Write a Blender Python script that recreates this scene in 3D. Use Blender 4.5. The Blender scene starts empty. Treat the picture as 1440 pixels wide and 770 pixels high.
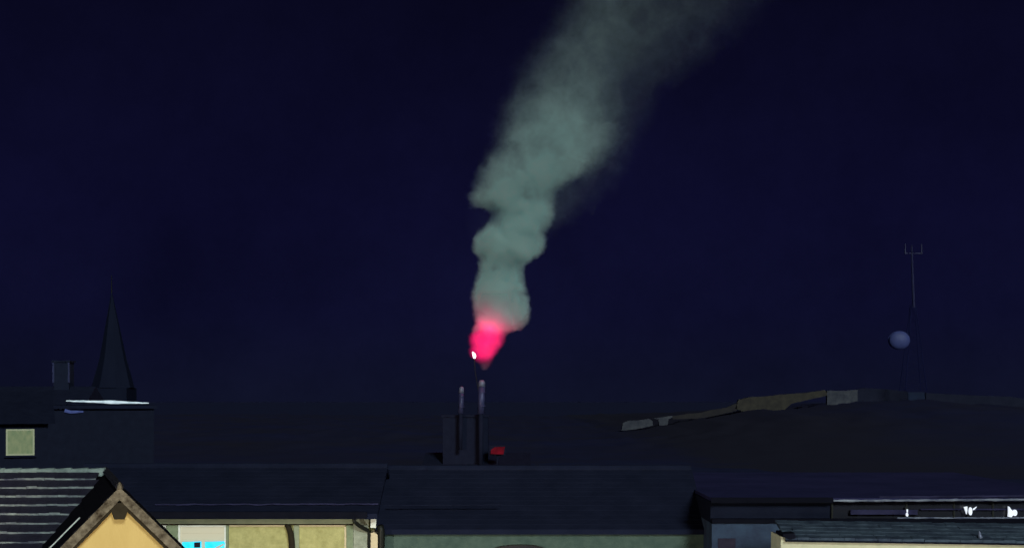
import bpy, math, random
from mathutils import Vector
random.seed(7)
R = math.radians
sc = bpy.context.scene
col = sc.collection

# ------------------------------------------------------------------ camera
CAMZ, F, HOR = 12.0, 1978.0, 560.0          # eye height, focal length in pixels, height of the horizon in the photo
cd = bpy.data.cameras.new('camera')
cam = bpy.data.objects.new('camera', cd); col.objects.link(cam)
cam.location = (0, 0, CAMZ); cam.rotation_euler = (R(90), 0, 0)
cd.sensor_width = 36; cd.lens = F / 1440 * 36
cd.shift_y = (HOR - 385) / 1440
cd.clip_start = .1; cd.clip_end = 6000
sc.camera = cam

def at(px, py, D):                          # a point seen in the photo, at a given distance
    return Vector(((px - 720) * D / F, D, CAMZ - (py - HOR) * D / F))

# ------------------------------------------------------------------ materials
def mat(name, c1, c2=None, scale=2.0, rough=.8, metal=0.0, bump=0.0, bscale=20.0, stretch=(1, 1, 1), spec=.3, detail=6, contrast=(.3, .7)):
    m = bpy.data.materials.new(name); m.use_nodes = True
    nt = m.node_tree; b = nt.nodes['Principled BSDF']
    b.inputs['Roughness'].default_value = rough; b.inputs['Metallic'].default_value = metal
    b.inputs['Specular IOR Level'].default_value = 0.0 if rough >= .75 else spec
    c2 = c2 or tuple(v * .7 for v in c1)
    tc = nt.nodes.new('ShaderNodeTexCoord'); mp = nt.nodes.new('ShaderNodeMapping')
    mp.inputs['Scale'].default_value = stretch
    nt.links.new(tc.outputs['Object'], mp.inputs['Vector'])
    n = nt.nodes.new('ShaderNodeTexNoise'); n.inputs['Scale'].default_value = scale; n.inputs['Detail'].default_value = detail
    n.inputs['Roughness'].default_value = .65
    nt.links.new(mp.outputs[0], n.inputs['Vector'])
    r = nt.nodes.new('ShaderNodeValToRGB')
    r.color_ramp.elements[0].position = contrast[0]; r.color_ramp.elements[1].position = contrast[1]
    r.color_ramp.elements[0].color = (*c2, 1); r.color_ramp.elements[1].color = (*c1, 1)
    nt.links.new(n.outputs['Fac'], r.inputs['Fac']); nt.links.new(r.outputs['Color'], b.inputs['Base Color'])
    if bump:
        n2 = nt.nodes.new('ShaderNodeTexNoise'); n2.inputs['Scale'].default_value = bscale; n2.inputs['Detail'].default_value = 5
        nt.links.new(mp.outputs[0], n2.inputs['Vector'])
        bp = nt.nodes.new('ShaderNodeBump'); bp.inputs['Strength'].default_value = bump; bp.inputs['Distance'].default_value = .03
        nt.links.new(n2.outputs['Fac'], bp.inputs['Height']); nt.links.new(bp.outputs['Normal'], b.inputs['Normal'])
    return m

def glow(name, c, s, c2=None, scale=4.0, stretch=(1, 1, 1)):
    m = bpy.data.materials.new(name); m.use_nodes = True
    nt = m.node_tree; b = nt.nodes['Principled BSDF']
    b.inputs['Base Color'].default_value = (*[min(.8, v * .5) for v in c], 1); b.inputs['Roughness'].default_value = .6; b.inputs['Specular IOR Level'].default_value = 0
    b.inputs['Emission Strength'].default_value = s
    tc = nt.nodes.new('ShaderNodeTexCoord'); mp = nt.nodes.new('ShaderNodeMapping'); mp.inputs['Scale'].default_value = stretch
    nt.links.new(tc.outputs['Object'], mp.inputs['Vector'])
    n = nt.nodes.new('ShaderNodeTexNoise'); n.inputs['Scale'].default_value = scale; n.inputs['Detail'].default_value = 4
    nt.links.new(mp.outputs[0], n.inputs['Vector'])
    r = nt.nodes.new('ShaderNodeValToRGB')
    r.color_ramp.elements[0].position = .35; r.color_ramp.elements[1].position = .65
    r.color_ramp.elements[0].color = (*(c2 or c), 1); r.color_ramp.elements[1].color = (*c, 1)
    nt.links.new(n.outputs['Fac'], r.inputs['Fac']); nt.links.new(r.outputs['Color'], b.inputs['Emission Color'])
    return m

M = dict(
    slate   = mat('dark_slate', (.0150, .0180, .041), (.0100, .0125, .029), 1.2, .75, bump=.5, bscale=9, stretch=(1, 1, 1)),
    tile    = mat('old_roof_tile', (.026, .024, .046), (.014, .012, .026), 5, .6, bump=.5, bscale=30),
    tileedge= mat('tile_edge_highlight', (.52, .60, .60), (.06, .055, .12), 2.2, .8, bump=.4, bscale=30, stretch=(1, 1, 1)),
    ridgetile= mat('pale_ridge_tile', (.36, .44, .43), (.12, .16, .17), 3, .7, bump=.4, bscale=30),
    wingtile= mat('dark_wing_tile', (.014, .013, .018), (.009, .009, .013), 4, .8, bump=.5, bscale=25),
    ochre   = mat('ochre_render', (.56, .40, .165), (.47, .325, .125), 1.8, .9, bump=.15, bscale=40, stretch=(1, 1, .35)),
    oldwood = mat('weathered_wood', (.21, .175, .135), (.028, .02, .014), 7, .8, bump=.6, bscale=30, stretch=(1, 1, 1)),
    darkwood= mat('dark_wood', (.035, .028, .02), None, 6, .8, bump=.3),
    paleline= mat('zinc', (.6, .6, .58), (.35, .35, .36), 3, .45, .3),
    plaster = mat('yellow_green_plaster', (.52, .475, .225), (.35, .32, .14), 6.5, .95, bump=.5, bscale=35),
    trim    = mat('grey_green_trim', (.36, .38, .27), (.20, .23, .17), 3, .85, bump=.4, bscale=20, stretch=(.4, 1, 1)),
    pilaster= mat('dull_green_pilaster', (.26, .30, .20), (.17, .21, .14), 4, .9, bump=.4),
    white   = mat('white_paint', (.8, .8, .76), (.7, .7, .66), 3, .6),
    cream   = mat('cream_render', (.74, .62, .42), (.66, .52, .36), 2, .9, bump=.2),
    grey    = mat('mottled_grey_render', (.42, .43, .36), (.22, .24, .19), 6, .95, bump=.5, bscale=30),
    gutter  = mat('dark_gutter', (.0085, .009, .017), None, 3, .8),
    iron    = mat('black_iron', (.010, .011, .010), None, 6, .5, .2),
    greenwall = mat('grey_green_render', (.095, .135, .12), (.055, .085, .08), 3.2, .95, bump=.5, bscale=30, detail=9),
    dimwall = mat('dim_blue_render', (.055, .085, .15), (.035, .045, .085), 2.0, .95, bump=.5, bscale=25, detail=8),
    purple  = mat('faded_purple_render', (.04, .034, .06), (.025, .022, .04), 3, .95, bump=.4),
    beige   = mat('beige_render', (.60, .56, .42), (.46, .46, .34), 3.2, .95, bump=.5, bscale=30, detail=8),
    penttile= mat('grey_green_tile', (.075, .105, .15), (.024, .031, .056), 1.7, .8, bump=.8, bscale=14, detail=8),
    lead    = mat('grey_metal_edge', (.34, .37, .48), (.05, .055, .12), 1.7, .8, 0, stretch=(1, 1, 1), bump=.3),
    lilac   = mat('lilac_board', (.055, .053, .13), (.018, .018, .045), 1.1, .8),
    darkglass = mat('dark_glazing', (.012, .013, .025), None, 2, .25, spec=.5),
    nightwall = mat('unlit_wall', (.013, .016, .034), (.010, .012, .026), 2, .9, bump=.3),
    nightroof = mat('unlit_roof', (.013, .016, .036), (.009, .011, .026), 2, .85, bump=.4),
    flatroof = mat('bitumen_flat_roof', (.033, .032, .098), (.022, .023, .07), .5, .8, bump=.4),
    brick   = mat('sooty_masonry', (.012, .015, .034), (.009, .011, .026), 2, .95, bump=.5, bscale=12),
    flue    = mat('steel_flue', (.055, .062, .16), (.022, .027, .08), 1.2, .45, .2, stretch=(1, 1, .5)),
    fluecap = mat('pale_flue_top', (.15, .17, .26), (.08, .095, .17), 3, .5, .2),
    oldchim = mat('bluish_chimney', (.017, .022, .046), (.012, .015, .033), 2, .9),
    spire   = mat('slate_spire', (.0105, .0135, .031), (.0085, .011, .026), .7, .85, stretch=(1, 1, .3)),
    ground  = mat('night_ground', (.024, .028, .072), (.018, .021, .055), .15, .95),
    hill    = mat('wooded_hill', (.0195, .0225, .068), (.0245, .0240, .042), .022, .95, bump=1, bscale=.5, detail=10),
    ruinbrown = mat('brown_ruin_stone', (.056, .051, .045), (.028, .026, .028), .55, .95, detail=8, bump=.5, bscale=3),
    ruingrey = mat('grey_ruin_stone', (.074, .078, .098), (.028, .031, .049), .5, .95, detail=8, bump=.5, bscale=3),
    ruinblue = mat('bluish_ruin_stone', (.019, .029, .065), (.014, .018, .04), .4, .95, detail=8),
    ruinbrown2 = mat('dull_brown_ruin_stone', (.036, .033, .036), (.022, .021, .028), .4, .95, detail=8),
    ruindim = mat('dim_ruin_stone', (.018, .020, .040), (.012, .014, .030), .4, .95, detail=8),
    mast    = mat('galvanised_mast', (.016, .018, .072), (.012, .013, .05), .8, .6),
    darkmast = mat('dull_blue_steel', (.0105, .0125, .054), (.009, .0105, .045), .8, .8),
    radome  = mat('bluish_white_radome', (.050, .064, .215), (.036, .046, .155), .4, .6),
    blind   = glow('lit_blind', (.62, .58, .44), .5, (.56, .53, .40), 1.2, (.3, 1, 3)),
    cyan    = glow('cyan_screen', (.01, .62, .98), .95, (.10, .72, 1.0), 5),
    winlit  = glow('lit_curtain', (.17, .20, .115), .8, (.10, .145, .085), 5, (1, 1, .7)),
    winframe= glow('lit_window_edge', (.30, .33, .22), .6, (.24, .28, .20), 5),
    tube    = glow('coping_glow', (.62, .74, .82), .8, (.34, .45, .52), 1.6, (1.2, 1, 1)),
    bluetube= glow('dim_blue_glow', (.05, .07, .20), .9, (.025, .035, .10), 3),
    lampw   = glow('cold_white_lamp', (.82, .86, .95), .95, (.68, .74, .86), 6),
    redglow = glow('dull_red_glow', (.10, .004, .010), .9, (.03, .003, .006), 2.2),
    flare   = glow('white_hot_flare', (1, .86, .98), 6.0),
)

# ------------------------------------------------------------------ mesh helpers
ORG = {}
class MB:
    def __init__(s): s.v = []; s.f = []
    def add(s, vs, fs):
        n = len(s.v); s.v += [Vector(v) for v in vs]; s.f += [tuple(i + n for i in f) for f in fs]; return s
    def box(s, x0, x1, y0, y1, z0, z1):
        return s.add([(x0,y0,z0),(x1,y0,z0),(x1,y1,z0),(x0,y1,z0),(x0,y0,z1),(x1,y0,z1),(x1,y1,z1),(x0,y1,z1)],
                     [(0,3,2,1),(4,5,6,7),(0,1,5,4),(1,2,6,5),(2,3,7,6),(3,0,4,7)])
    def obox(s, o, a, b, c):                 # box from a corner and three edge vectors
        o, a, b, c = map(Vector, (o, a, b, c))
        return s.add([o, o+a, o+a+b, o+b, o+c, o+a+c, o+a+b+c, o+b+c],
                     [(0,3,2,1),(4,5,6,7),(0,1,5,4),(1,2,6,5),(2,3,7,6),(3,0,4,7)])
    def prism(s, pts, d):                    # polygon pushed along d
        d = Vector(d); n = len(pts); p = [Vector(q) for q in pts]
        return s.add(p + [q + d for q in p], [tuple(range(n))[::-1], tuple(range(n, 2*n))] + [(i, (i+1) % n, n+(i+1) % n, n+i) for i in range(n)])
    def tube(s, pts, r, seg=10):
        pts = [Vector(p) for p in pts]; rs = r if isinstance(r, (list, tuple)) else [r] * len(pts)
        rings = []
        for i, p in enumerate(pts):
            t = (pts[min(i+1, len(pts)-1)] - pts[max(i-1, 0)]).normalized()
            a = t.cross(Vector((0, 1, 0)) if abs(t.y) < .9 else Vector((1, 0, 0))).normalized(); b = t.cross(a)
            rings.append([p + (a * math.cos(k*2*math.pi/seg) + b * math.sin(k*2*math.pi/seg)) * rs[i] for k in range(seg)])
        vs = [v for rg in rings for v in rg]; fs = []
        for i in range(len(pts) - 1):
            for k in range(seg): fs.append((i*seg+k, i*seg+(k+1) % seg, (i+1)*seg+(k+1) % seg, (i+1)*seg+k))
        fs += [tuple(range(seg))[::-1], tuple(range((len(pts)-1)*seg, len(pts)*seg))]
        return s.add(vs, fs)
    def build(s, name, m, parent=None, smooth=False, loc=None):
        org = ORG[parent.name] if parent else (Vector(loc) if loc is not None else Vector((0, 0, 0)))
        me = bpy.data.meshes.new(name)
        me.from_pydata([tuple(v - org) for v in s.v], [], s.f); me.update()
        if smooth: me.polygons.foreach_set('use_smooth', [True] * len(me.polygons))
        me.materials.append(M[m] if isinstance(m, str) else m)
        o = bpy.data.objects.new(name, me); col.objects.link(o)
        ORG[o.name] = org
        if parent: o.parent = parent
        else: o.location = org
        return o

def thing(name, label, cat, loc, group=None):
    o = bpy.data.objects.new(name, None); col.objects.link(o)
    o.location = loc; o.empty_display_size = .3; o['label'] = label; o['category'] = cat
    if group: o['group'] = group
    ORG[o.name] = Vector(loc); return o
def tag(o, label, cat, group=None):
    o['label'] = label; o['category'] = cat
    if group: o['group'] = group
    return o
def structure(o): o['kind'] = 'structure'; return o

# ------------------------------------------------------------------ ground and hill
g = MB(); g.add([(-3000,-200,0),(3000,-200,0),(3000,5000,0),(-3000,5000,0)], [(0,1,2,3)])
structure(g.build('ground', 'ground'))

def lerp(tab, x):
    if x <= tab[0][0]: return tab[0][1]
    for (a, va), (b, vb) in zip(tab, tab[1:]):
        if x <= b:
            t = (x - a) / (b - a); return va + (vb - va) * t
    return tab[-1][1]
SKY = [(-500, 592), (0, 588), (150, 596), (420, 600), (640, 606), (800, 609), (868, 607), (905, 601), (960, 590), (1010, 582), (1038, 578),
       (1105, 573), (1160, 568), (1210, 563), (1280, 563), (1360, 568), (1440, 575), (1600, 585), (2000, 600)]
from mathutils import noise
h = MB(); NX, NY = 260, 40
for j in range(NY + 1):
    D = 180 + 270 * j / NY if j <= 30 else 382.5 + (j - 30) * 60
    for i in range(NX + 1):
        px = -500 + 2500 * i / NX
        x = (px - 720) * 450 / F
        crest = CAMZ - (lerp(SKY, px) - HOR) * 450 / F
        t = min(1, max(0, (D - 180) / 265)); up = t * t * (3 - 2 * t)
        t2 = min(1, max(0, (D - 455) / 500)); dn = 1 - .8 * t2
        z = crest * up * dn + noise.noise((x * .11, D * .11, 3)) * .9 * up + noise.noise((x * .5, D * .5, 9)) * .7 * up - .3 * (1 - up)
        h.v.append(Vector((x, D, z)))
for j in range(NY):
    for i in range(NX):
        a = j * (NX + 1) + i; h.f.append((a, a + 1, a + NX + 2, a + NX + 1))
hill = structure(h.build('hill', 'hill', smooth=True))
hn_ = M['hill'].node_tree; hb_ = hn_.nodes['Principled BSDF']        # browner band across the castle slope, bluer elsewhere
src = hb_.inputs['Base Color'].links[0].from_socket
tc_ = next(n for n in hn_.nodes if n.type == 'TEX_COORD'); sx = hn_.nodes.new('ShaderNodeSeparateXYZ'); hn_.links.new(tc_.outputs['Object'], sx.inputs[0])
nx = hn_.nodes.new('ShaderNodeTexNoise'); nx.inputs['Scale'].default_value = .05; nx.inputs['Detail'].default_value = 6; hn_.links.new(tc_.outputs['Object'], nx.inputs['Vector'])
xx = hn_.nodes.new('ShaderNodeMath'); xx.operation = 'MULTIPLY_ADD'; xx.inputs[1].default_value = 30; hn_.links.new(nx.outputs['Fac'], xx.inputs[0]); hn_.links.new(sx.outputs['X'], xx.inputs[2])
rr = hn_.nodes.new('ShaderNodeValToRGB'); rr.color_ramp.elements[0].position = .27; rr.color_ramp.elements[0].color = (0, 0, 0, 1); rr.color_ramp.elements[1].position = .33; rr.color_ramp.elements[1].color = (1, 1, 1, 1)
e3 = rr.color_ramp.elements.new(.45); e3.color = (1, 1, 1, 1); e4 = rr.color_ramp.elements.new(.70); e4.color = (0, 0, 0, 1)
sc2 = hn_.nodes.new('ShaderNodeMath'); sc2.operation = 'DIVIDE'; sc2.inputs[1].default_value = 170; hn_.links.new(xx.outputs[0], sc2.inputs[0]); hn_.links.new(sc2.outputs[0], rr.inputs['Fac'])
mx_ = hn_.nodes.new('ShaderNodeMix'); mx_.data_type = 'RGBA'; hn_.links.new(rr.outputs['Color'], mx_.inputs['Factor']); hn_.links.new(src, mx_.inputs['A']); mx_.inputs['B'].default_value = (.0255, .0255, .045, 1)
hn_.links.new(mx_.outputs['Result'], hb_.inputs['Base Color'])

# ------------------------------------------------------------------ ruined fortress walls on the hill crest
def ruin(label, m, top, bot, D=440, thick=1.5):
    """top / bot: outline of one stretch of wall in (px, py) of the photo, given its own distance and thickness"""
    mb = MB(); P = [at(x, y, D) for x, y in top] + [at(x, y, D) for x, y in reversed(bot)]
    mb.prism(P, (0, thick, 0))
    base = at(bot[0][0], bot[0][1], D)
    return tag(mb.build('ruined_wall', m, loc=base), label, 'ruined wall', 'ruined walls along the hill crest')
ruin('low grey stub of wall at the lower left end of the hill crest', 'ruingrey', [(876,594),(884,591),(905,590),(913,588),(918,592)], [(874,605),(896,603),(918,598)])
ruin('small pale broken wall beside the lowest grey stub', 'ruingrey', [(918,588),(932,586),(946,584),(945,587)], [(926,589),(927,598),(939,597),(940,589)])
ruin('thin dark broken rim of wall between the two grey stubs and the brownish stretch', 'ruinbrown2', [(946,584.5),(968,581),(985,580),(1000,576),(1020,573),(1037,566)], [(946,589),(985,588),(1010,583),(1036,577)])
ruin('longest brownish stretch of broken wall rising along the crest', 'ruinbrown', [(1038,562),(1052,558),(1075,557),(1100,554),(1130,552),(1160,548),(1163,552)],
     [(1034,574),(1055,582),(1085,582),(1103,576),(1113,567),(1140,561),(1163,556)], 440)
ruin('bright grey block of wall next to the brownish stretch', 'ruingrey', [(1163,548.5),(1180,549),(1206,547.5)], [(1163,569),(1178,569),(1206,570)], 440)
ruin('thin dark top course of wall right of the bright grey block', 'ruindim', [(1206,547),(1215,545),(1248,547),(1276,550)], [(1206,566),(1240,568),(1277,568)], 440)
ruin('bluish square block of wall below the mast', 'ruinblue', [(1277,551),(1300,551)], [(1277,571),(1302,572)], 440)
ruin('dim blue wall running to the right edge of the hill', 'ruindim', [(1302,552),(1340,554),(1380,556),(1420,557),(1450,562),(1520,568)], [(1302,569),(1380,574),(1450,579),(1520,585)], 440)

# ------------------------------------------------------------------ radio mast with drum antenna
D = 430; b = at(1284, 549, D)
mt = thing('radio_mast', 'thin blue lattice mast with two short whips on the hill at right', 'mast', b)
lt = MB()
def lev(k): py = 549 - k * 119; w = 15 - 11.5 * k; return py, w
for (sx, sy) in ((-1,-1),(1,-1),(1,1),(-1,1)):
    p0, p1 = at(1284 + sx*15, 549, D), at(1284 + sx*3, 428, D)
    p0.y += sy * 3.2; p1.y += sy * .65; lt.tube([p0, p1], [.16, .12], 6)
for i in range(9):
    k0, k1 = i / 9, (i + 1) / 9; (y0, w0), (y1, w1) = lev(k0), lev(k1)
    for sy in (-1, 1):
        for s in (-1, 1):
            p0, p1 = at(1284 + s*w0, y0, D), at(1284 - s*w1, y1, D)
            p0.y += sy * w0 * .217; p1.y += sy * w1 * .217; lt.tube([p0, p1], .06, 5)
    for s in (-1, 1):
        p0, p1 = at(1284 + s*w0, y0, D), at(1284 + s*w1, y1, D)
        p0.y -= w0 * .217; p1.y += w1 * .217; lt.tube([p0, p1], .06, 5)
lt.build('lattice', 'darkmast', mt)
pl = MB(); pl.tube([at(1285, 432, D), at(1283.5, 390, D), at(1282, 345, D)], [.42, .38, .22], 8); pl.build('pole', 'mast', mt)
ca = MB(); p = at(1283, 356, D); ca.box(at(1272, 0, D).x, at(1297, 0, D).x, D - .1, D + .1, p.z - .1, p.z + .1); ca.build('crossarm', 'mast', mt)
for x in (1273, 1296):
    w = MB(); w.tube([at(x, 357, D), at(x, 343, D)], [.24, .16], 6); w.build('whip_antenna', 'mast', mt)
c = at(1265, 478, D - 3)
dr = thing('drum_antenna', 'round bluish white drum antenna on the lattice mast', 'antenna', c)
dm = MB(); seg = 28; prof = [(3.05, 1.2), (3.05, 0), (2.9, -.35), (2.2, -.8), (1.2, -1.1), (.02, -1.2)]
for (r_, y_) in prof:
    for k in range(seg):
        a = 2*math.pi*k/seg; dm.v.append(c + Vector((r_*math.cos(a)*1.05, y_, r_*math.sin(a)*.92)))
for i in range(len(prof)-1):
    for k in range(seg): dm.f.append((i*seg+k, i*seg+(k+1) % seg, (i+1)*seg+(k+1) % seg, (i+1)*seg+k))
dm.f.append(tuple(range(seg))); dm.build('radome', 'radome', dr, smooth=True)
br = MB(); br.tube([c + Vector((.5, 1.2, -.5)), c + Vector((3.2, 3.2, -.8))], .25, 8); br.tube([c + Vector((.5, 1.2, .8)), c + Vector((3.6, 3.4, .6))], .2, 8); br.build('bracket', 'mast', dr)

# ------------------------------------------------------------------ church behind, far left
D = 150; ap, bl, brt = at(157, 408, D), at(131, 545, D), at(187, 545, D)
ch = thing('church_tower', 'faint slate church spire standing in the dark behind the glowing strip', 'church tower', (at(158, 0, D).x, D + 2, 0))
s = MB(); n = 8; cx = (bl.x + brt.x) / 2; rad = (brt.x - bl.x) / 2
ring = [Vector((cx + rad*1.06*math.cos(2*math.pi*(k+.5)/n), D + rad*1.06*math.sin(2*math.pi*(k+.5)/n), bl.z)) for k in range(n)]
mid = [Vector((cx + (v.x-cx)*.62, D + (v.y-D)*.62, bl.z + (ap.z-bl.z)*.30)) for v in ring]
s.add(ring + mid + [Vector((ap.x, D, ap.z))], [(k, (k+1) % n, n+(k+1) % n, n+k) for k in range(n)] + [(n+k, n+(k+1) % n, 2*n) for k in range(n)] + [tuple(range(n))[::-1]])
s.build('spire', 'spire', ch)
s = MB(); s.box(cx-rad*.93, cx+rad*.93, D-rad*.93, D+rad*.93, 0, bl.z); s.build('tower_wall', 'spire', ch)
s = MB(); s.tube([Vector((ap.x, D, ap.z - .3)), Vector((ap.x, D, ap.z + 1.6))], [.07, .03], 6); s.build('finial', 'iron', ch)

# ------------------------------------------------------------------ flat block with the glowing strip, chimney behind it
D = 90
a, e = at(58, 569, D), at(214, 569, D)
fb = thing('flat_roofed_block', 'dark flat roofed block carrying the long glowing white strip', 'building', ((a.x+e.x)/2, D, 0))
s = MB(); s.box(a.x, e.x, D, D+9, 0, a.z-.25); s.build('wall', 'nightwall', fb)
s = MB(); s.box(a.x-.2, e.x+.2, D-.25, D+9.2, a.z-.247, a.z-.02); s.build('roof', 'nightroof', fb)
fb.rotation_euler.z = R(17)
def turned(p):                                    # a point of the block's roof edge, turned with the block
    o_ = ORG[fb.name]; d_ = p - o_; c_, s_ = math.cos(R(17)), math.sin(R(17))
    return Vector((o_.x + d_.x*c_ - d_.y*s_, o_.y + d_.x*s_ + d_.y*c_, p.z))
# lit roof-edge coping with emission for its light, thickest in its middle
p0, p1 = at(93, 563.2, D-.3), at(205, 566.4, D-.3)
ss = thing('glowing_coping', 'long thin white coping with added glow along the dark flat roof edge', 'coping', p0)
s = MB(); pts, rs = [], []
for k in range(25):
    t = k / 24; pts.append(turned(p0.lerp(p1, t)) + Vector((0, 0, .02*noise.noise((k*.7, 0, 0)))))
    rs.append(.062 + .05*math.exp(-((t-.55)/.13)**2) - .035*max(0, abs(t-.5)-.3)/.2)
s.tube(pts, rs, 8); s.build('tube', 'tube', ss)  # the coping itself, drawn as a glowing rod
s = MB(); q0, q1 = turned(p0 + Vector((0, .17, -.2))), turned(Vector((p1.x, p0.y + .17, p0.z - .2))); s.tube([q0, q1], .05, 6); s.build('coping_rail', 'nightroof', ss)
p0, p1 = at(93, 575, D), at(118, 580, D)
s = MB(); s.tube([turned(Vector((p0.x, D-.1, p0.z-.07))), turned(Vector((p0.x+.35, D-.1, p1.z+.06))), turned(Vector((p1.x, D-.1, p1.z+.08)))], [.12, .10, .06], 8)
tag(s.build('wall_light', 'bluetube', loc=p0), 'short dim blue light under the left end of the white strip', 'wall light')
D = 104; p0, p1 = at(74, 507, D), at(98, 532, D)
oc = thing('roof_chimney', 'faint bluish roof chimney with pale edges left of the spire', 'chimney', (p0.x, D, 0))
s = MB(); s.box(p0.x+.06, p1.x-.06, D, D+1.2, 6, p0.z-.1); s.build('stack', 'oldchim', oc)
for x in (p0.x, p1.x-.12):
    s = MB(); s.box(x, x+.12, D-.05, D+.1, p1.z-.3, p0.z); s.build('edge_flashing', 'flue', oc)
s = MB(); s.box(p0.x-.05, p1.x+.05, D-.1, D+1.3, p0.z-.097, p0.z+.02); s.build('cap', 'oldchim', oc)
# the dark house it stands on
hb = thing('dark_gabled_house', 'unlit house under the faint bluish chimney, lost in the dark', 'house', (p0.x, D-3, 0))
zt = at(0, 560, D).z
s = MB(); s.box(p0.x-6, p1.x+1.5, D-4, D+5, 0, zt-1.5); s.build('wall', 'nightwall', hb)
s = MB(); s.prism([(p0.x-6.3, D-4.4, zt-1.6), (p0.x-6.3, D+.5, zt+.9), (p0.x-6.3, D+5.4, zt-1.6)], (p1.x-p0.x+8.1, 0, 0)); s.build('roof', 'nightroof', hb)

# ------------------------------------------------------------------ house with the lit square window, left
D = 60
a, e = at(-60, 600, D), at(64, 600, D)
wh = thing('window_house', 'dark house with one small square lit window behind the tiled roof', 'house', ((a.x+e.x)/2, D, 0))
zt = at(0, 594, D).z
s = MB(); s.box(a.x, e.x, D, D+7, 0, zt); s.build('wall', 'nightwall', wh)
s = MB(); s.prism([(a.x-.3, D-.4, zt-.05), (a.x-.3, D+3.5, zt+1.35), (a.x-.3, D+7.4, zt-.05)], (e.x-a.x+.6, 0, 0)); s.build('roof', 'nightroof', wh)
p0, p1 = at(8, 603, D), at(46, 640, D)
w = MB(); t_ = .07
w.box(p0.x, p1.x, D-.05, D+.02, p0.z-t_, p0.z); w.box(p0.x, p1.x, D-.05, D+.02, p1.z, p1.z+t_)
w.box(p0.x, p0.x+t_, D-.05, D+.02, p1.z+t_, p0.z-t_); w.box(p1.x-t_, p1.x, D-.05, D+.02, p1.z+t_, p0.z-t_)
wf = w.build('window', 'winframe', wh)
w = MB(); N = 24
for k in range(N+1):
    x = p0.x+t_ + (p1.x-p0.x-2*t_)*k/N; y = D-.015 + .012*math.sin(k*1.9)
    w.v += [Vector((x, y, p1.z+t_)), Vector((x, y, p0.z-t_))]
for k in range(N): w.f.append((2*k, 2*k+2, 2*k+3, 2*k+1))
w.build('curtain', 'winlit', wf)
w = MB(); w.box(p0.x-.06, p1.x+.06, D-.14, D, p1.z-.08, p1.z-.003); w.build('sill', 'nightroof', wf)

wh.rotation_euler.z = R(20)

# ------------------------------------------------------------------ boiler house with masonry stack and two flues
D = 120
bh = thing('boiler_house', 'dark low building below the smoking flues', 'building', (at(655, 0, D).x, D+2, 0))
a, e = at(598, 655, D), at(742, 655, D)
s = MB(); s.box(a.x, e.x, D+.6, D+9, 0, a.z); s.build('wall', 'nightwall', bh)
s = MB(); s.prism([(a.x-.3, D+.2, a.z-.02), (a.x-.3, D+4.8, a.z+1.0), (a.x-.3, D+9.4, a.z-.02)], (e.x-a.x+.6, 0, 0)); s.build('roof', 'nightroof', bh)
cs = thing('chimney_stack', 'broad dark masonry stack behind the two thin flues', 'chimney', (at(653, 0, D).x, D+1.6, at(0, 655, D).z))
a, e = at(622, 583, D), at(686, 660, D)
s = MB(); s.box(a.x, e.x, D+.9, D+2.6, e.z-1.2, a.z-.2); s.build('shaft', 'brick', cs)
s = MB(); s.box(a.x-.12, e.x+.12, D+.78, D+2.72, a.z-.197, a.z); s.build('cap', 'brick', cs)
def flue(px, ytop, ysplit, ybot, r0, label):
    f = thing('flue_pipe', label, 'flue', at(px, ybot, D), 'steel flues before the masonry stack')
    s = MB(); s.tube([at(px-1, ysplit, D), at(px, ytop+9, D)], r0, 14); s.build('upper_pipe', 'flue', f, True)
    s = MB(); s.tube([at(px-1.5, ybot+32, D), at(px-1, ysplit-.5, D)], r0*.72, 12); s.build('lower_pipe', 'brick', f, True)
    s = MB(); s.tube([at(px, ytop+9.3, D), at(px, ytop+3, D), at(px, ytop, D)], [r0*1.08, r0*.95, r0*.55], 14); s.build('cowl', 'fluecap', f, True)
    for k in (.3, .8):
        y = ysplit + (ytop - ysplit) * k * .8
        p = at(px, y, D); s = MB(); s.tube([p - Vector((0,0,.05)), p + Vector((0,0,.05))], r0*1.12, 14); s.build('band', 'flue', f, True)
    return f
flue(649, 543, 581, 600, .22, 'shorter thin steel flue left of the smoking one')
flue(677.5, 534, 582, 624, .29, 'taller steel flue directly under the pink smoke')
# red lit roof lamp
p0, p1 = at(688, 626, D-1), at(710, 640, D-1)
rl = thing('red_lamp', 'dull red glowing lamp low beside the flues', 'lamp', (p0.x, D-1, p1.z))
s = MB(); w_ = p1.x-p0.x; hh = p0.z-p1.z
s.prism([(p0.x+.12, D-1, p1.z+.14), (p1.x-.12, D-1, p1.z+.10), (p1.x, D-1, p0.z-.1), (p0.x+.5, D-1, p0.z-.12), (p0.x+.15, D-1, p0.z-.35)], (0, .3, 0)); s.build('lens', 'redglow', rl)
s = MB(); s.box(p0.x, p1.x+.05, D-.69, D-.5, p1.z, p0.z); s.build('housing', 'nightroof', rl)
s = MB(); s.tube([Vector(((p0.x+p1.x)/2, D-.6, 0)), Vector(((p0.x+p1.x)/2, D-.6, p1.z))], .07, 8); s.build('post', 'nightroof', rl)

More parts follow.
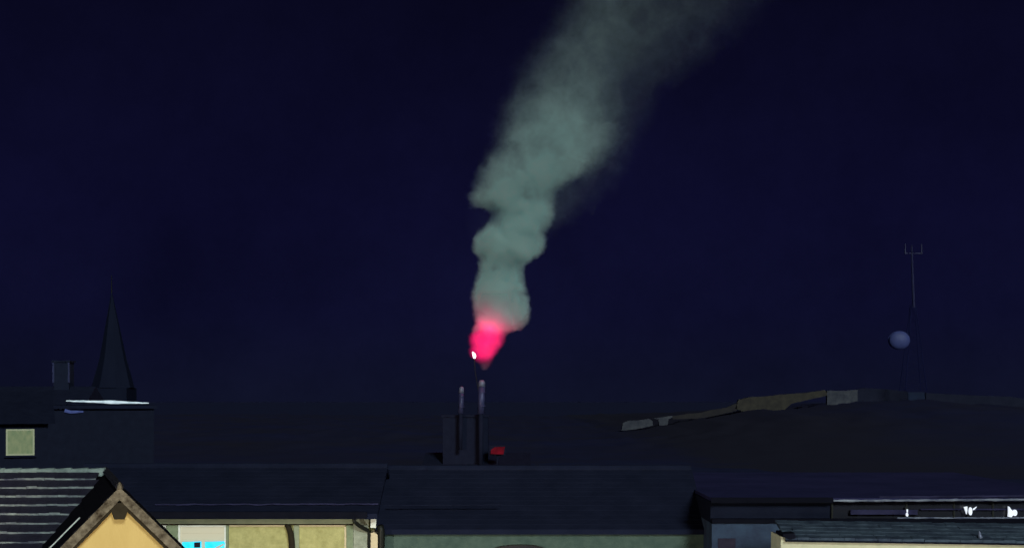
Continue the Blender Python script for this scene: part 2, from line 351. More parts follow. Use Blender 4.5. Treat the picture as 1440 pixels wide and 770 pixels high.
# ------------------------------------------------------------------ smoke
BASE = at(680, 522, D); K = D / F                     # metres per pixel at the flues
def hz(py): return (522 - py) * K
HMAX = hz(-70)
edges = [(522,677,684),(512,672,690),(500,667,698),(484,663,708),(470,664,716),(460,665,738),(452,666,743),(440,665,743),(425,663,743),(402,667,741),(385,671,739),
         (372,671,744),(362,671,757),(350,664,765),(342,665,767),(330,672,767),(312,686,777),(300,688,780),(291,664,781),(280,657,780),(268,663,792),(255,670,812),
         (240,680,829),(220,690,848),(200,697,861),(185,694,868),(165,700,871),(145,706,873),(125,716,878),(100,726,886),(70,742,898),(40,764,905),(10,782,920),(-30,806,940),(-70,830,965)]
edges = [(y, l - 7, r + 9) if y <= 240 else (y, l, r) for y, l, r in edges]
halo =  [(522,670,690),(470,655,730),(440,655,752),(380,660,755),(330,650,800),(300,648,850),(260,652,885),(220,675,910),(170,690,930),(120,700,965),(70,728,1050),(30,750,1085),(-30,775,1130),(-70,800,1170)]
def pix(px): return (px - 680) * K

def curve(nt, fac, pts, lo, hi):
    """a height profile as a Float Curve node; pts = (height, value)"""
    n = nt.nodes.new('ShaderNodeFloatCurve'); c = n.mapping.curves[0]
    pts = sorted((min(1, max(0, h_/HMAX)), (v-lo)/(hi-lo)) for h_, v in pts)
    c.points[0].location = pts[0]; c.points[1].location = pts[-1]
    for p in pts[1:-1]: c.points.new(*p)
    for p in c.points: p.handle_type = 'AUTO_CLAMPED'
    n.mapping.update()
    nt.links.new(fac, n.inputs['Value'])
    m = nt.nodes.new('ShaderNodeMath'); m.operation = 'MULTIPLY_ADD'; m.inputs[1].default_value = hi-lo; m.inputs[2].default_value = lo
    nt.links.new(n.outputs[0], m.inputs[0]); return m.outputs[0]
def math_(nt, op, a, b=None, c=None):
    m = nt.nodes.new('ShaderNodeMath'); m.operation = op
    for i, v in enumerate((a, b, c)):
        if v is None: continue
        if isinstance(v, (int, float)): m.inputs[i].default_value = v
        else: nt.links.new(v, m.inputs[i])
    return m.outputs[0]
def sstep(nt, v, lo, hi):
    m = nt.nodes.new('ShaderNodeMapRange'); m.interpolation_type = 'SMOOTHSTEP'
    for k, x in (('Value', v), ('From Min', lo), ('From Max', hi)):
        if isinstance(x, (int, float)): m.inputs[k].default_value = x
        else: nt.links.new(x, m.inputs[k])
    return m.outputs['Result']
def warped(nt, specs, wsock):
    """object coordinates pushed about by noise, by an amount that grows with the plume's width"""
    tc = nt.nodes.new('ShaderNodeTexCoord'); cur = tc.outputs['Object']; raw = cur
    for sc_, amp, det in specs:
        n = nt.nodes.new('ShaderNodeTexNoise'); n.inputs['Scale'].default_value = sc_; n.inputs['Detail'].default_value = det
        nt.links.new(raw, n.inputs['Vector'])
        sb = nt.nodes.new('ShaderNodeVectorMath'); sb.operation = 'SUBTRACT'; sb.inputs[1].default_value = (.5, .5, .5)
        nt.links.new(n.outputs['Color'], sb.inputs[0])
        k = math_(nt, 'MULTIPLY', wsock, amp) if wsock is not None else None
        ml = nt.nodes.new('ShaderNodeVectorMath'); ml.operation = 'SCALE'
        nt.links.new(sb.outputs[0], ml.inputs[0])
        if k is None: ml.inputs['Scale'].default_value = amp
        else: nt.links.new(k, ml.inputs['Scale'])
        ad = nt.nodes.new('ShaderNodeVectorMath'); ad.operation = 'ADD'
        nt.links.new(cur, ad.inputs[0]); nt.links.new(ml.outputs[0], ad.inputs[1]); cur = ad.outputs[0]
    return raw, cur
def sep(nt, v):
    s_ = nt.nodes.new('ShaderNodeSeparateXYZ'); nt.links.new(v, s_.inputs[0]); return s_.outputs
def radial(nt, x, y, c, w):
    dx = math_(nt, 'SUBTRACT', x, c)
    d2 = math_(nt, 'ADD', math_(nt, 'MULTIPLY', dx, dx), math_(nt, 'MULTIPLY', y, y))
    return math_(nt, 'DIVIDE', math_(nt, 'SQRT', d2), w)

sm = bpy.data.materials.new('chimney_smoke'); sm.use_nodes = True; nt = sm.node_tree
nt.nodes.remove(nt.nodes['Principled BSDF'])
tc0 = nt.nodes.new('ShaderNodeTexCoord'); raw0 = sep(nt, tc0.outputs['Object'])
hn0 = math_(nt, 'DIVIDE', raw0[2], HMAX)
w0 = curve(nt, hn0, [(hz(y), (pix(r)-pix(l))/2) for y, l, r in edges], 0, 8)
raw, wp = warped(nt, [(.30, .30, 1.0), (.95, .24, 2.0), (2.1, .26, 4.0)], w0)
X, Y, Z = sep(nt, wp)
hn = math_(nt, 'DIVIDE', Z, HMAX)
cC = curve(nt, hn, [(hz(y), (pix(r)+pix(l))/2) for y, l, r in edges], -2, 16)
wC = curve(nt, hn, [(hz(y), (pix(r)-pix(l))/2) for y, l, r in edges], 0, 8)
cH = curve(nt, hn, [(hz(y), (pix(r)+pix(l))/2) for y, l, r in halo], -2, 24)
wH = curve(nt, hn, [(hz(y), (pix(r)-pix(l))/2) for y, l, r in halo], 0, 14)
rho = radial(nt, X, Y, cC, wC); rhoH = radial(nt, X, Y, cH, wH)
soft = curve(nt, hn, [(0, .75), (hz(440), .82), (hz(300), .7), (hz(220), .45), (hz(180), .15), (hz(140), .0), (hz(60), .0), (HMAX, .0)], 0, 1)
core = sstep(nt, rho, 1.06, soft)
amp = curve(nt, hn, [(0, .22), (hz(512), .10), (hz(505), .04), (hz(476), .05), (hz(466), .35), (hz(455), .9), (hz(430), 1.3), (hz(370), 1.0), (hz(300), .7), (hz(220), .31), (hz(160), .24), (hz(125), .10), (hz(80), .066), (hz(20), .048), (HMAX, .035)], 0, 1.5)
dn = nt.nodes.new('ShaderNodeTexNoise'); dn.inputs['Scale'].default_value = .50; dn.inputs['Detail'].default_value = 6.0; dn.inputs['Roughness'].default_value = .62; dn.inputs['Distortion'].default_value = .8
nt.links.new(wp, dn.inputs['Vector'])
tex = sstep(nt, dn.outputs['Fac'], .33, .66)
tex = math_(nt, 'MULTIPLY_ADD', tex, 1.45, .18)
hal = sstep(nt, rhoH, 1.0, .1)
halD = curve(nt, hn, [(0, 0), (hz(470), 0), (hz(430), .012), (hz(330), .014), (hz(260), .019), (hz(190), .026), (hz(150), .022), (hz(60), .015), (HMAX, .013)], 0, .05)
tex2 = math_(nt, 'POWER', dn.outputs['Fac'], 4.5)
dens = math_(nt, 'ADD', math_(nt, 'MULTIPLY', math_(nt, 'MULTIPLY', core, amp), tex),
             math_(nt, 'MULTIPLY', math_(nt, 'MULTIPLY', hal, halD), math_(nt, 'MULTIPLY', tex2, 19.0)))
pv = nt.nodes.new('ShaderNodeVolumePrincipled'); pv.inputs['Color'].default_value = (.70, .895, .90, 1)
pv.inputs['Anisotropy'].default_value = 0.0
nt.links.new(dens, pv.inputs['Density'])
nt.links.new(pv.outputs[0], nt.nodes['Material Output'].inputs['Volume'])
sm.cycles.volume_step_rate = .10

def hull(tab, grow, add, m, name, ymax, ymin, steps, noise_amp=0):
    mb = MB(); seg = 28; tab = sorted((hz(y), l, r) for y, l, r in tab)
    L = [(h_, l) for h_, l, r in tab]; Rr = [(h_, r) for h_, l, r in tab]
    for i in range(steps + 1):
        z = hz(ymax) + (hz(ymin) - hz(ymax)) * i / steps
        l, r = pix(lerp(L, z)), pix(lerp(Rr, z)); c_, w_ = (l+r)/2, (r-l)/2*grow + add
        for k in range(seg):
            a_ = 2*math.pi*k/seg
            mb.v.append(BASE + Vector((c_ + w_*math.cos(a_), w_*math.sin(a_), z)))
    for i in range(steps):
        for k in range(seg): mb.f.append((i*seg+k, i*seg+(k+1) % seg, (i+1)*seg+(k+1) % seg, (i+1)*seg+k))
    mb.f += [tuple(range(seg))[::-1], tuple(range(steps*seg, (steps+1)*seg))]
    return mb.build(name, m, loc=BASE)
env = []
for y in range(522, -71, -8):
    e1 = [(-yy, l) for yy, l, r in edges]; e2 = [(-yy, r) for yy, l, r in edges]; h1 = [(-yy, l) for yy, l, r in halo]; h2 = [(-yy, r) for yy, l, r in halo]
    env.append((y, min(lerp(e1, -y), lerp(h1, -y)), max(lerp(e2, -y), lerp(h2, -y))))
tag(hull(env, 1.06, .15, sm, 'smoke_plume', 520, -66, 74), 'tall pale smoke plume leaning right from the flue into the night sky', 'smoke')

# pink flame
fm = bpy.data.materials.new('pink_flame'); fm.use_nodes = True; nt = fm.node_tree; nt.nodes.remove(nt.nodes['Principled BSDF'])
fl = [(520,678,684),(514,674,689),(505,664,694),(496,659,701),(484,659,708),(474,657,712),(466,664,713),(458,671,712),(448,674,712),(436,677,711),(424,680,710),(412,684,706)]
raw, wp = warped(nt, [(.8, .5, 1.0), (2.0, .5, 3.0)], None)
X, Y, Z = sep(nt, wp); hn = math_(nt, 'DIVIDE', Z, HMAX)
cF = curve(nt, hn, [(hz(y), (pix(r)+pix(l))/2) for y, l, r in fl], -1, 3); wF = curve(nt, hn, [(hz(y), (pix(r)-pix(l))/2) for y, l, r in fl], 0, 3)
rho = radial(nt, X, Y, cF, wF)
core = sstep(nt, rho, 1.05, .62)
st = curve(nt, hn, [(0, .02), (hz(514), .08), (hz(506), .4), (hz(498), .8), (hz(470), .62), (hz(458), .50), (hz(448), .38), (hz(436), .22), (hz(424), .08), (hz(412), 0), (HMAX, 0)], 0, 1)
em = nt.nodes.new('ShaderNodeEmission'); em.inputs['Color'].default_value = (1.0, .006, .135, 1)
nt.links.new(math_(nt, 'MULTIPLY', core, math_(nt, 'MULTIPLY', st, .62)), em.inputs['Strength'])
nt.links.new(em.outputs[0], nt.nodes['Material Output'].inputs['Volume'])
fm.cycles.volume_step_rate = .2
tag(hull(fl, 1.3, .15, fm, 'pink_flame', 519, 413, 26), 'bright pink flare flame glowing at the foot of the smoke', 'flame')

# white hot lamp at the flame's left edge, on a thin rod
p = at(667, 499, D)
fr = thing('flare', 'tiny white hot flare on a thin rod at the left edge of the pink flame', 'flare', at(673, 540, D))
s = MB(); s.tube([p + Vector((0, 0, -.26)), p + Vector((.02, 0, -.1)), p + Vector((-.02, 0, .05)), p + Vector((-.12, 0, .22)), p + Vector((-.15, 0, .27))], [.07, .12, .12, .06, .03], 10)
s.build('flare_tip', 'flare', fr, True)
s = MB(); s.tube([at(672.5, 548, D), at(668, 520, D), p + Vector((0, 0, -.25))], .03, 6); s.build('rod', 'iron', fr)

# ------------------------------------------------------------------ near cottage: tiled main roof and a gabled wing
Fp = Vector((-6.70, 24.0, 10.47)); u = Vector((-.316, .949, 0)); v = Vector((.949, .316, 0)); TAN = 1.035
ct = thing('cottage', 'near cottage with tiled roof and lit ochre gable', 'house', (-8.3, 27, 0))
RD, RZ, AL = 28.9, 10.495, R(30)
def onroof(x, s_, up=0):
    return Vector((x, RD - s_*math.cos(AL) - up*math.sin(AL), RZ - s_*math.sin(AL) + up*math.cos(AL)))
mr = MB(); EXP = .312
for row in range(11):
    x = -17.0 + (row % 2) * .1
    wob = random.random() * 9
    while x < -8.5:
        w_ = .205 + random.uniform(-.006, .006); s0 = row*EXP + .02*noise.noise((x*.9, row*3.1, wob)) + random.uniform(-.008, .008)
        th = .050 + .026*noise.noise((x*1.3, row*1.7, 5)) + random.uniform(-.006, .006); lift = .022 + random.uniform(-.004, .006)
        o = onroof(x, s0, .0); s1 = s0 + EXP + .03
        A = [onroof(x, s0, 0), onroof(x+w_, s0, 0), onroof(x+w_, s1, lift), onroof(x, s1, lift)]
        B = [onroof(x, s0, .02), onroof(x+w_, s0, .02), onroof(x+w_, s1, lift+th), onroof(x, s1, lift+th)]
        mr.add(A + B, [(0,3,2,1),(4,5,6,7),(0,1,5,4),(1,2,6,5),(2,3,7,6),(3,0,4,7)])
        x += w_ + .004
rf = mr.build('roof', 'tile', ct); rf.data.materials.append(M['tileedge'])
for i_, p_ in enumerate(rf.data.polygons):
    if i_ % 6 == 4: p_.material_index = 1          # lamp highlight on each tile's lower edge, painted in as a pale colour
rk = MB(); x = -17.0
while x < -8.5:
    rk.tube([Vector((x, RD+.02, RZ-.02)), Vector((x+.36, RD+.02, RZ-.008))], [.085, .095], 10); x += .345
rk.build('ridge_tiles', 'ridgetile', rf)
wl = MB(); wl.prism([onroof(-17, 3.3, -.06), onroof(-17, 0, -.06), Vector((-17, RD+2.8, RZ-1.7)), Vector((-17, RD+2.8, 0)), Vector((-17, RD-2.75, 0))], (8.0, 0, 0)); wl.build('house_wall', 'ochre', ct)
bk = MB(); bk.prism([Vector((-17, RD+.04, RZ-.02)), Vector((-17, RD+3.1, RZ-1.8)), Vector((-17, RD+3.1, RZ-1.9)), Vector((-17, RD+.04, RZ-.12))], (8.6, 0, 0)); bk.build('rear_roof', 'wingtile', ct)
def W(a_, t_, dz=0): return Fp + v*a_ + u*t_ + Vector((0, 0, -abs(a_)*TAN + dz))
# gable wall, wing roof slopes
gw = MB(); HW = 2.6
gw.prism([Fp + Vector((0,0,-.16)) + u*.12, W(HW, .12, -.16), W(HW, .12, 0) * 1 + Vector((0,0,-W(HW,.12).z)), W(-HW, .12) + Vector((0,0,-W(-HW,.12).z)), W(-HW, .12, -.16)], u*.3)
gw.build('gable_wall', 'ochre', ct)
sw = MB()
for sg in (-1, 1): sw.obox(Vector((Fp + v*sg*HW + u*.42).to_tuple()[:2] + (0,)), u*5, v*(-sg)*.3, Vector((0, 0, W(HW, 0).z-.2)))
sw.build('side_wall', 'ochre', ct)
for sg in (-1, 1):
    s = MB(); n_cr = 12; L_ = HW + .35; cr = L_/n_cr
    for i in range(n_cr):
        a0, a1 = i*cr, (i+1)*cr + .02
        q = [W(sg*a0, -.05, -.10), W(sg*a1, -.05, -.10), W(sg*a1, -.05, .055), W(sg*a0, -.05, .02)]
        s.prism(q, u*6.2)
    s.build('wing_roof', 'wingtile', ct)
s = MB()
for i in range(16): s.tube([Fp + u*(i*.38 - .06) + Vector((0,0,.03)), Fp + u*(i*.38+.37) + Vector((0,0,.015))], [.075, .065], 8)
s.build('ridge_cap', 'wingtile', ct)
for sg in (-1, 1):
    s = MB(); q = [W(0, -.12, .03), W(sg*(HW+.35), -.12, .03), W(sg*(HW+.35), -.12, -.19), W(0, -.12, -.19)]
    s.prism(q, u*.06); s.build('bargeboard', 'oldwood', ct)
    s = MB(); q = [W(sg*.02, -.05, -.19), W(sg*(HW+.3), -.05, -.19), W(sg*(HW+.3), -.05, -.27), W(sg*.02, -.05, -.27)]
    s.prism(q, u*.10); s.build('moulding', 'darkwood', ct)
s = MB(); c0 = Fp + u*(-.10)
s.prism([c0 + v*(-.115) + Vector((0,0,-.24)), c0 + v*.115 + Vector((0,0,-.24)), c0 + v*.135 + Vector((0,0,-.38)), c0 + v*.085 + Vector((0,0,-.52)), c0 - v*.085 + Vector((0,0,-.52)), c0 - v*.135 + Vector((0,0,-.38))], u*.3)
s.build('ridge_beam', 'darkwood', ct)
s = MB(); s.tube([Fp + u*(-.1) + Vector((0,0,.0)), Fp + u*(-.1) + Vector((0,0,.06)), Fp + u*(-.1) + Vector((0,0,.11))], [.05, .035, .015], 8); s.build('finial', 'oldwood', ct)
s = MB(); s.tube([W(-.62, 1.0, .085), W(-2.6, 1.0, .085)], .014, 6); s.build('lightning_conductor', 'paleline', ct)

# ------------------------------------------------------------------ long town house A with lit wall
D = 38.0
def P(px, py, d=D): return at(px, py, d)
A = thing('long_house', 'long dark roofed house with lit yellow green wall bays', 'house', (P(320, 0).x, D+3, 0))
def xbox(mb, px0, px1, py0, py1, y0, y1, d=D):
    a_, b_ = at(px0, py0, d), at(px1, py1, d); return mb.box(a_.x, b_.x, y0, y1, b_.z, a_.z)
s = MB(); q0, q1 = P(90, 731), P(519, 731); s.box(q0.x, q1.x, D, D+6.4, 0, q0.z); s.build('wall', 'plaster', A)
def roof_face(xa, xb, yf, ze, run, tan_, rows, m, parent, nm='roof'):
    s = MB(); st_ = run/rows
    for side in (0, 1):
        for i in range(rows):
            d0, d1 = i*st_ - .03, (i+1)*st_
            y_ = (lambda d_: yf + d_) if side == 0 else (lambda d_: yf + 2*run - d_)
            s.prism([(xa, y_(d0), ze+d0*tan_+.019), (xa, y_(d1), ze+d1*tan_+.012), (xa, y_(d1), ze+d1*tan_-.12), (xa, y_(d0), ze+d0*tan_-.12)], (xb-xa, 0, 0))
    return s.build(nm, m, parent)
ze = at(0, 722, 37.5).z
ra = roof_face(q0.x-.2, at(531, 0, 37.5).x, 37.5, ze, 3.0, .36, 12, 'slate', A)
s = MB(); s.tube([Vector((q0.x-.2, 40.5, ze+3.0*.36+.03)), Vector((at(531,0,37.5).x, 40.5, ze+3.0*.36+.03))], .11, 10); s.build('ridge', 'slate', ra)
s = MB(); a_, b_ = at(90, 0, 37.43), at(516, 0, 37.43)                                              # dark gutter board
s.box(a_.x, b_.x, 37.38, 37.5, at(0, 727.5, 37.4).z, at(0, 719, 37.4).z); s.build('gutter_board', 'gutter', A)
def guard(px0, px1, py, m, parent, d):
    s = MB(); n_ = 40
    s.tube([at(px0 + (px1-px0)*k/n_, py + 1.2*noise.noise((k*.35, 0, px0)) - 1.0*k/n_, d) for k in range(n_+1)], [.022 + .010*noise.noise((k*.8, 2, 0)) for k in range(n_+1)], 6)
    return s.build('snow_guard', m, parent)
guard(218, 532, 709, 'lilac', ra, 37.95)
s = MB(); xbox(s, 90, 497, 728.5, 735, D-.16, D-.002); s.build('cornice', 'trim', A)
s = MB(); xbox(s, 90, 497, 735.2, 737.3, D-.05, D-.002); s.build('painted_cornice_shadow', 'darkwood', A)  # shade under the cornice, laid on as a dark strip
s = MB(); xbox(s, 222, 234, 737.5, 800, D-.03, D-.002); s.build('white_panel', 'white', A)
for (x0, x1, m_) in ((235.2, 251, 'pilaster'), (487.5, 497, 'pilaster'), (318.5, 322, 'pilaster')):
    s = MB(); xbox(s, x0, x1, 737.5, 860, D-.07, D-.002); s.build('pilaster', m_, A)
s = MB(); xbox(s, 497.3, 518.5, 729, 860, D-.04, D-.002); s.build('end_panel', 'grey', A)
# light window bay with blind
w = MB()
xbox(w, 251.3, 318.2, 737.5, 739.5, D-.06, D-.002); xbox(w, 251.3, 254, 739.6, 850, D-.06, D-.002); xbox(w, 316, 318.2, 739.6, 850, D-.06, D-.002)
wf = w.build('window', 'white', A)
w = MB()
for i in range(10): xbox(w, 254.1, 315.9, 739.7+i*9, 739.7+i*9+8.8, D-.03-.008*(i % 2), D-.004)
w.build('blind', 'blind', wf)
# cyan screens in the window
for i, (poly, lab) in enumerate((([(256,761.5),(272,761),(283,760.6),(283,790),(256,790)], 'left cyan screen with a dark square, in the pale window bay'),
                                 ([(288,761.2),(315,760.4),(316,764),(312,790),(289,790)], 'right cyan screen with white streaks, in the pale window bay'))):
    t = thing('screen', lab, 'screen', P(poly[0][0], 790), 'cyan screens in the pale window')
    s = MB(); s.prism([at(x, y, D-.10) for x, y in poly], (0, .04, 0)); s.build('display', 'cyan', t)
    if i == 0:
        s = MB(); s.prism([at(x, y, D-.112) for x, y in ((273,762),(281.5,761.6),(281.5,769),(273,769))], (0, .01, 0)); s.build('dark_panel', 'darkglass', t)
    else:
        s = MB(); s.prism([at(x, y, D-.112) for x, y in ((302,769),(314,763.5),(315,765),(306,771))], (0, .01, 0)); s.build('streak', 'blind', t)
    s = MB(); s.tube([P(poly[0][0]+12, 790, D-.07), P(poly[0][0]+12, 796, D-.07)], .05, 8); s.build('stand', 'iron', t)
# thin pale lintel edges over the plaster bays
for x0, x1 in ((323, 400), (420, 486)):
    s = MB(); xbox(s, x0, x1, 737.4, 739.4, D-.025, D-.003); s.build('lintel_edge', 'cream', A)
s = MB(); xbox(s, 484.6, 487.3, 739.6, 860, D-.025, D-.003); s.build('corner_bead', 'cream', A)
# old downpipe between the bays, with its bent top
dp = MB(); dp.tube([P(402, 736.5, D-.12), P(406, 741, D-.13), P(409, 750, D-.13), P(410.5, 765, D-.13), P(411, 900, D-.13)], [.045, .075, .085, .085, .085], 10)
dp.build('downpipe', 'darkwood', A, True)
s = MB(); xbox(s, 413.5, 421, 737.5, 860, D-.06, D-.003); s.build('pale_strip', 'trim', A)
# swan neck of the rain pipe at the right end
s = MB(); s.tube([at(497, 727, 37.55), at(498.5, 733, 37.6), at(506, 739, 37.75), at(516, 744.5, D-.1), at(519, 748, D-.07), at(518.4, 860, D-.07)], [.05, .055, .055, .055, .045, .04], 10)
s.build('rain_pipe', 'iron', A, True)
s = MB(); s.prism([at(x, y, D-.2) for x, y in ((521.5,725.5),(529,724.5),(528.4,741.5),(521,741.5))], (0, .15, 0)); s.build('roof_end_board', 'white', A)
s = MB(); s.prism([at(x, y, D-.06) for x, y in ((519.8,749),(526,748),(531,751),(531,880),(519.8,880))], (0, 1.5, 0)); s.build('end_wall', 'cream', A)
s = MB(); s.tube([at(534.5, 738, D-.03), at(536, 746, D), at(536.2, 880, D)], [.09, .10, .10], 10); s.build('downpipe', 'iron', A, True)

# ------------------------------------------------------------------ middle house B with dim grey green wall
D = 38.6
B = thing('grey_house', 'dim grey green walled house with a long dark roof', 'house', (at(765, 0, D).x, D+3, 0))
s = MB(); a_, b_ = at(530, 745, D), at(991, 745, D); s.box(a_.x, b_.x, D, D+7, 0, a_.z); s.build('wall', 'greenwall', B)
ze = at(0, 743.8, 38.5).z
rb = roof_face(at(528, 0, 38.5).x, at(994, 0, 38.5).x, 38.5, ze, 3.2, .46, 13, 'slate', B)
guard(545, 705, 710, 'nightroof', rb, 39.2)
s = MB(); s.tube([Vector((at(528,0,38.3).x, 41.7, ze+3.2*.46+.03)), Vector((at(994,0,38.3).x, 41.7, ze+3.2*.46+.03))], .11, 10); s.build('ridge', 'slate', rb)
arc = [(690, 800), (692, 771), (702, 767.5), (716, 765.6), (735, 765), (751, 765.8), (762, 768), (768, 771.5), (769, 800)]
s = MB(); s.prism([at(x, y, D-.05) for x, y in arc], (0, .049, 0)); wf = s.build('arched_window', 'iron', B)
s = MB(); s.prism([at(x + (1 if x < 730 else -1), y + 1.2, D-.058) for x, y in arc], (0, .007, 0)); s.build('pane', 'darkglass', wf)
s = MB(); s.tube([at(996, 735, D-.1), at(995.5, 900, D-.1)], .075, 10); s.build('downpipe', 'iron', B, True)

# ------------------------------------------------------------------ right: set-back house E with flat roof and glazed strip
D = 37.0
E = thing('flat_roofed_house', 'low flat roofed house with a dark glazed strip and metal roof edge', 'house', (at(1240, 0, D).x, D+6, 0))
s = MB(); a_, b_ = at(1001, 735.5, D), at(1560, 735.5, D); s.box(a_.x, b_.x, D, D+12, 0, a_.z); s.build('wall', 'dimwall', E)
s = MB(); xbox(s, 1002, 1026, 751, 860, D-.02, D-.002); s.build('purple_patch', 'purple', E)
zt = at(0, 697.5, D).z
s = MB(); s.box(at(1001, 0, D).x, at(1172, 0, D).x, D+.25, D+12, a_.z+.003, at(0, 706, D).z); s.build('side_wall', 'nightwall', E)
gl = MB(); gl.box(at(1172.2, 0, D).x, b_.x, D+.22, D+11.8, a_.z+.12, at(0, 705, D).z); gs = gl.build('glazed_strip', 'darkglass', E)
for px in (1172.5, 1278, 1345, 1400, 1470, 1540):
    q = at(px, 0, D); fm_ = MB(); fm_.box(q.x-.02, q.x+.02, D+.18, D+.218, a_.z+.12, at(0, 705, D).z); fm_.build('mullion', 'iron', gs)
s = MB(); xbox(s, 1185, 1277, 712.5, 719, D+.10, D+.17); s.build('lilac_board', 'lilac', E)
s = MB(); xbox(s, 1282, 1560, 711, 713, D+.14, D+.17); s.build('upper_rail', 'lilac', E)
s = MB(); n_ = 60                                                                                     # sill rail, uneven
s.tube([at(1262 + 298*k/n_, 727.6 + .5*noise.noise((k*.5, 1, 0)), D-.02) for k in range(n_+1)], [.022 + .012*noise.noise((k*.6, 4, 1)) for k in range(n_+1)], 6); s.build('sill_rail', 'lead', E)
s = MB(); s.box(a_.x, b_.x, D-.03, D+.2, a_.z+.003, at(0, 729, D).z); s.build('ledge', 'gutter', E)
# flat roof and its two metal edges
s = MB(); s.box(at(1001, 0, D).x, b_.x, D+.05, D+13, at(0, 705, D).z+.003, at(0, 700, D).z); fr_ = s.build('roof', 'flatroof', E)
s = MB(); n_ = 70
s.tube([at(1172 + 390*k/n_, 703.4 - 2.6*max(0, (k-8)/n_) + .5*noise.noise((k*.4, 7, 0)), D-.03) for k in range(n_+1)], [.030 + .02*noise.noise((k*.5, 9, 3)) for k in range(n_+1)], 7); s.build('gutter', 'lead', fr_)
s = MB()
s.tube([at(1236 + 330*k/n_, 698.6 - 2.6*k/n_ + .5*noise.noise((k*.3, 17, 0)), D+.12) for k in range(n_+1)], [.03 + .016*noise.noise((k*.5, 19, 3)) for k in range(n_+1)], 7); s.build('roof_edge', 'lilac', fr_)
s = MB(); s.box(at(1000, 0, D).x, at(1171.5, 0, D).x, D-.01, D+.046, at(0, 706.5, D).z, at(0, 699, D).z); s.build('roof_fascia', 'gutter', fr_)
# white lamps in the strip
def wlamp(label, polys, bx):
    t = thing('white_lamp', label, 'lamp', at(bx, 727, D-.02), 'cold white lamps before the glazed strip')
    for nm, poly in polys:
        s = MB(); s.prism([at(x, y, D+.03) for x, y in poly], (0, .07, 0)); s.build(nm, 'lampw', t)
    s = MB(); s.box(at(bx, 0, D).x-.02, at(bx, 0, D).x+.02, D+.11, D+.135, at(0, 728, D).z, at(0, 712, D).z); s.build('bracket', 'iron', t)
    return t
def oval(cx, cy, rx, ry, n=18): return [(cx + rx*math.cos(2*math.pi*k/n), cy - ry*math.sin(2*math.pi*k/n)) for k in range(n)]
wlamp('white lamp with two side fins, the middle one of three in the strip',
      [('lamp_fin', [(1356.2,712.3),(1360.6,711.6),(1360.4,718),(1359.6,722.5)]), ('lamp_globe', oval(1365.2, 718.2, 2.2, 5.6)), ('lamp_fin', [(1369.2,714.8),(1374,711.8),(1370.8,715.6),(1369.2,716.6)])], 1364)
wlamp('white lamp with a round globe beside a cone, nearest the right edge',
      [('lamp_cone', [(1418.4,711.4),(1419.8,712),(1422.4,716),(1424.4,717.5),(1424.6,724),(1422.5,726.6),(1418,725.8),(1418.6,720)]), ('lamp_globe', oval(1427.6, 720.4, 3.0, 4.4))], 1421)
wlamp('tiny dim white lamp, leftmost of three in the strip', [('lamp_globe', oval(1276, 723, 1.4, 2.6)), ('lamp_fin', [(1275.6,715.5),(1277,715.5),(1276.8,720),(1275.8,720)])], 1276)

# ------------------------------------------------------------------ right: beige wall C with a low pent roof
D = 34.0
Cb = thing('beige_house', 'beige lit wall with a low grey green tiled roof at lower right', 'house', (at(1270, 0, D).x, D+.6, 0))
s = MB(); tl, tr = at(1098, 753.5, D), at(1560, 763, D)
s.prism([(tl.x, D, 0), (tl.x, D, tl.z), (at(1112,0,D).x, D, at(0,757.5,D).z), (tr.x, D, tr.z), (tr.x, D, 0)], (0, 1.3, 0)); s.build('wall', 'beige', Cb)
s = MB(); rows = 5; x0 = at(1104, 0, D).x
z0 = at(0, 756.5, D-.1).z
for i in range(rows):
    x = x0
    while x < tr.x:
        w_ = .27 + random.uniform(-.02, .02); d0 = i*.26 - .1 + random.uniform(-.015, .015); d1 = d0 + .29
        sag = -(x - x0)*.0145; up = random.uniform(0, .018)
        zA, zB = z0 + (d0+.1)*.24 + sag, z0 + (d1+.1)*.24 + sag
        s.prism([(x, D+d0, zA+.02+up), (x, D+d1, zB+up), (x, D+d1, zB-.05), (x, D+d0, zA-.05)], (w_, 0, 0)); x += w_ + .008
s.build('pent_roof', 'penttile', Cb)
s = MB(); s.prism([at(x, y, D-.14) for x, y in ((1101,750),(1118,749),(1119,756),(1110,758),(1101,754))], (0, .9, 0)); s.build('verge_board', 'gutter', Cb)
s = MB(); s.prism([(x0, D-.13, z0-.035), (tr.x, D-.13, z0-.035-(tr.x-x0)*.0145), (tr.x, D-.13, z0-.075-(tr.x-x0)*.0145), (x0, D-.13, z0-.075)], (0, .12, 0)); s.build('eaves_board', 'gutter', Cb)
p = at(1379, 757, D+.1)
vt = thing('roof_vent', 'small pale pointed vent on the grey green tiled roof', 'vent', p)
s = MB(); s.tube([p + Vector((0,0,-.02)), p + Vector((-.01,0,.06)), p + Vector((-.03,0,.19))], [.06, .05, .012], 10); s.build('cone', 'fluecap', vt)
s = MB(); s.tube([p + Vector((0,0,-.05)), p + Vector((0,0,-.015))], .075, 10); s.build('collar', 'penttile', vt)

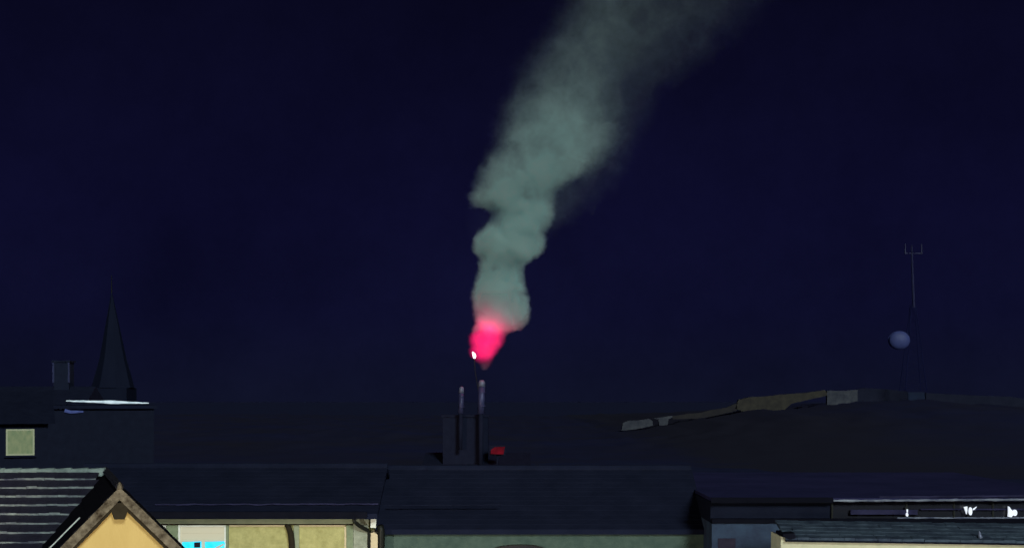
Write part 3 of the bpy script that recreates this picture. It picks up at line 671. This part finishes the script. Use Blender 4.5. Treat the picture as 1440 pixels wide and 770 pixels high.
# ------------------------------------------------------------------ lights: moon, street lamps, added smoke lamp, flare
def lamp(kind, name, loc, energy, color, radius=.15):
    l = bpy.data.lights.new(name, kind); l.energy = energy; l.color = color
    if kind == 'POINT': l.shadow_soft_size = radius
    o = bpy.data.objects.new(name, l); col.objects.link(o); o.location = loc; return o
moon = lamp('SUN', 'moon', (0, 0, 80), 2.0, (.88, 1.0, .92)); moon.data.angle = R(12)
moon.rotation_euler = Vector((-.30, .86, -.40)).to_track_quat('-Z', 'Y').to_euler()
lamp('POINT', 'unseen_lamp_light', (-3.5, 14.3, 8.6), 2600, (1.0, .85, .57), .5)            # before the cottage gable
lamp('POINT', 'unseen_lamp_light', (-13.0, 16.5, 3.2), 2600, (.80, .98, 1.0))            # before the tiled roof
lamp('POINT', 'unseen_lamp_light', (-6.0, 30.0, 5.2), 1150, (1.0, .97, .80))             # in the lane before the long house
lamp('POINT', 'unseen_lamp_light', (9.6, 27.0, 5.4), 1000, (1.0, .95, .80))              # before the beige wall
lamp('POINT', 'unseen_lamp_light', (-9.5, 106, 7.0), 2600, (1.0, .72, .50))            # unseen, added in the boiler house yard to warm the lower smoke
lamp('POINT', 'flare_light', at(688, 462, 119.7) , 400, (1.0, .012, .11), .8)

# ------------------------------------------------------------------ night sky
wd = bpy.data.worlds.new('World'); sc.world = wd; wd.use_nodes = True; nt = wd.node_tree
bg = nt.nodes['Background']
tc = nt.nodes.new('ShaderNodeTexCoord'); sp = nt.nodes.new('ShaderNodeSeparateXYZ'); nt.links.new(tc.outputs['Generated'], sp.inputs[0])
rp = nt.nodes.new('ShaderNodeValToRGB'); e = rp.color_ramp.elements
def lin(*c): return tuple(((v/255)/12.92 if v/255 <= .04045 else ((v/255+.055)/1.055)**2.4) for v in c) + (1,)
e[0].position = 0; e[0].color = lin(15, 18, 38); e[1].position = 1; e[1].color = lin(7, 7, 24)
for pos, c in ((.06, (13, 14, 41)), (.13, (12, 12, 40)), (.22, (10, 10, 34)), (.30, (8, 8, 28))):
    x = e.new(pos); x.color = lin(*c)
nt.links.new(sp.outputs['Z'], rp.inputs['Fac']); 
nz = nt.nodes.new('ShaderNodeTexNoise'); nz.inputs['Scale'].default_value = 5; nz.inputs['Detail'].default_value = 9; nz.inputs['Roughness'].default_value = .7
nt.links.new(tc.outputs['Generated'], nz.inputs['Vector'])
mr_ = nt.nodes.new('ShaderNodeMapRange'); mr_.inputs['From Min'].default_value = .3; mr_.inputs['From Max'].default_value = .7; mr_.inputs['To Min'].default_value = .74; mr_.inputs['To Max'].default_value = 1.24
nt.links.new(nz.outputs['Fac'], mr_.inputs['Value'])
ms = nt.nodes.new('ShaderNodeVectorMath'); ms.operation = 'SCALE'; nt.links.new(rp.outputs['Color'], ms.inputs[0]); nt.links.new(mr_.outputs['Result'], ms.inputs['Scale'])
nt.links.new(ms.outputs[0], bg.inputs['Color']); bg.inputs['Strength'].default_value = 1.0

# ------------------------------------------------------------------ render settings
vs = sc.view_settings; sc.display_settings.display_device = 'sRGB'
vs.view_transform = 'Standard'; vs.look = 'None'; vs.exposure = 0; vs.gamma = 1; vs.use_curve_mapping = False
sc.cycles.use_denoising = True; sc.cycles.adaptive_threshold = .004
sc.cycles.sample_clamp_indirect = 1.0; sc.cycles.use_light_tree = False
sc.cycles.volume_bounces = 4; sc.cycles.max_bounces = 6; sc.cycles.volume_max_steps = 512
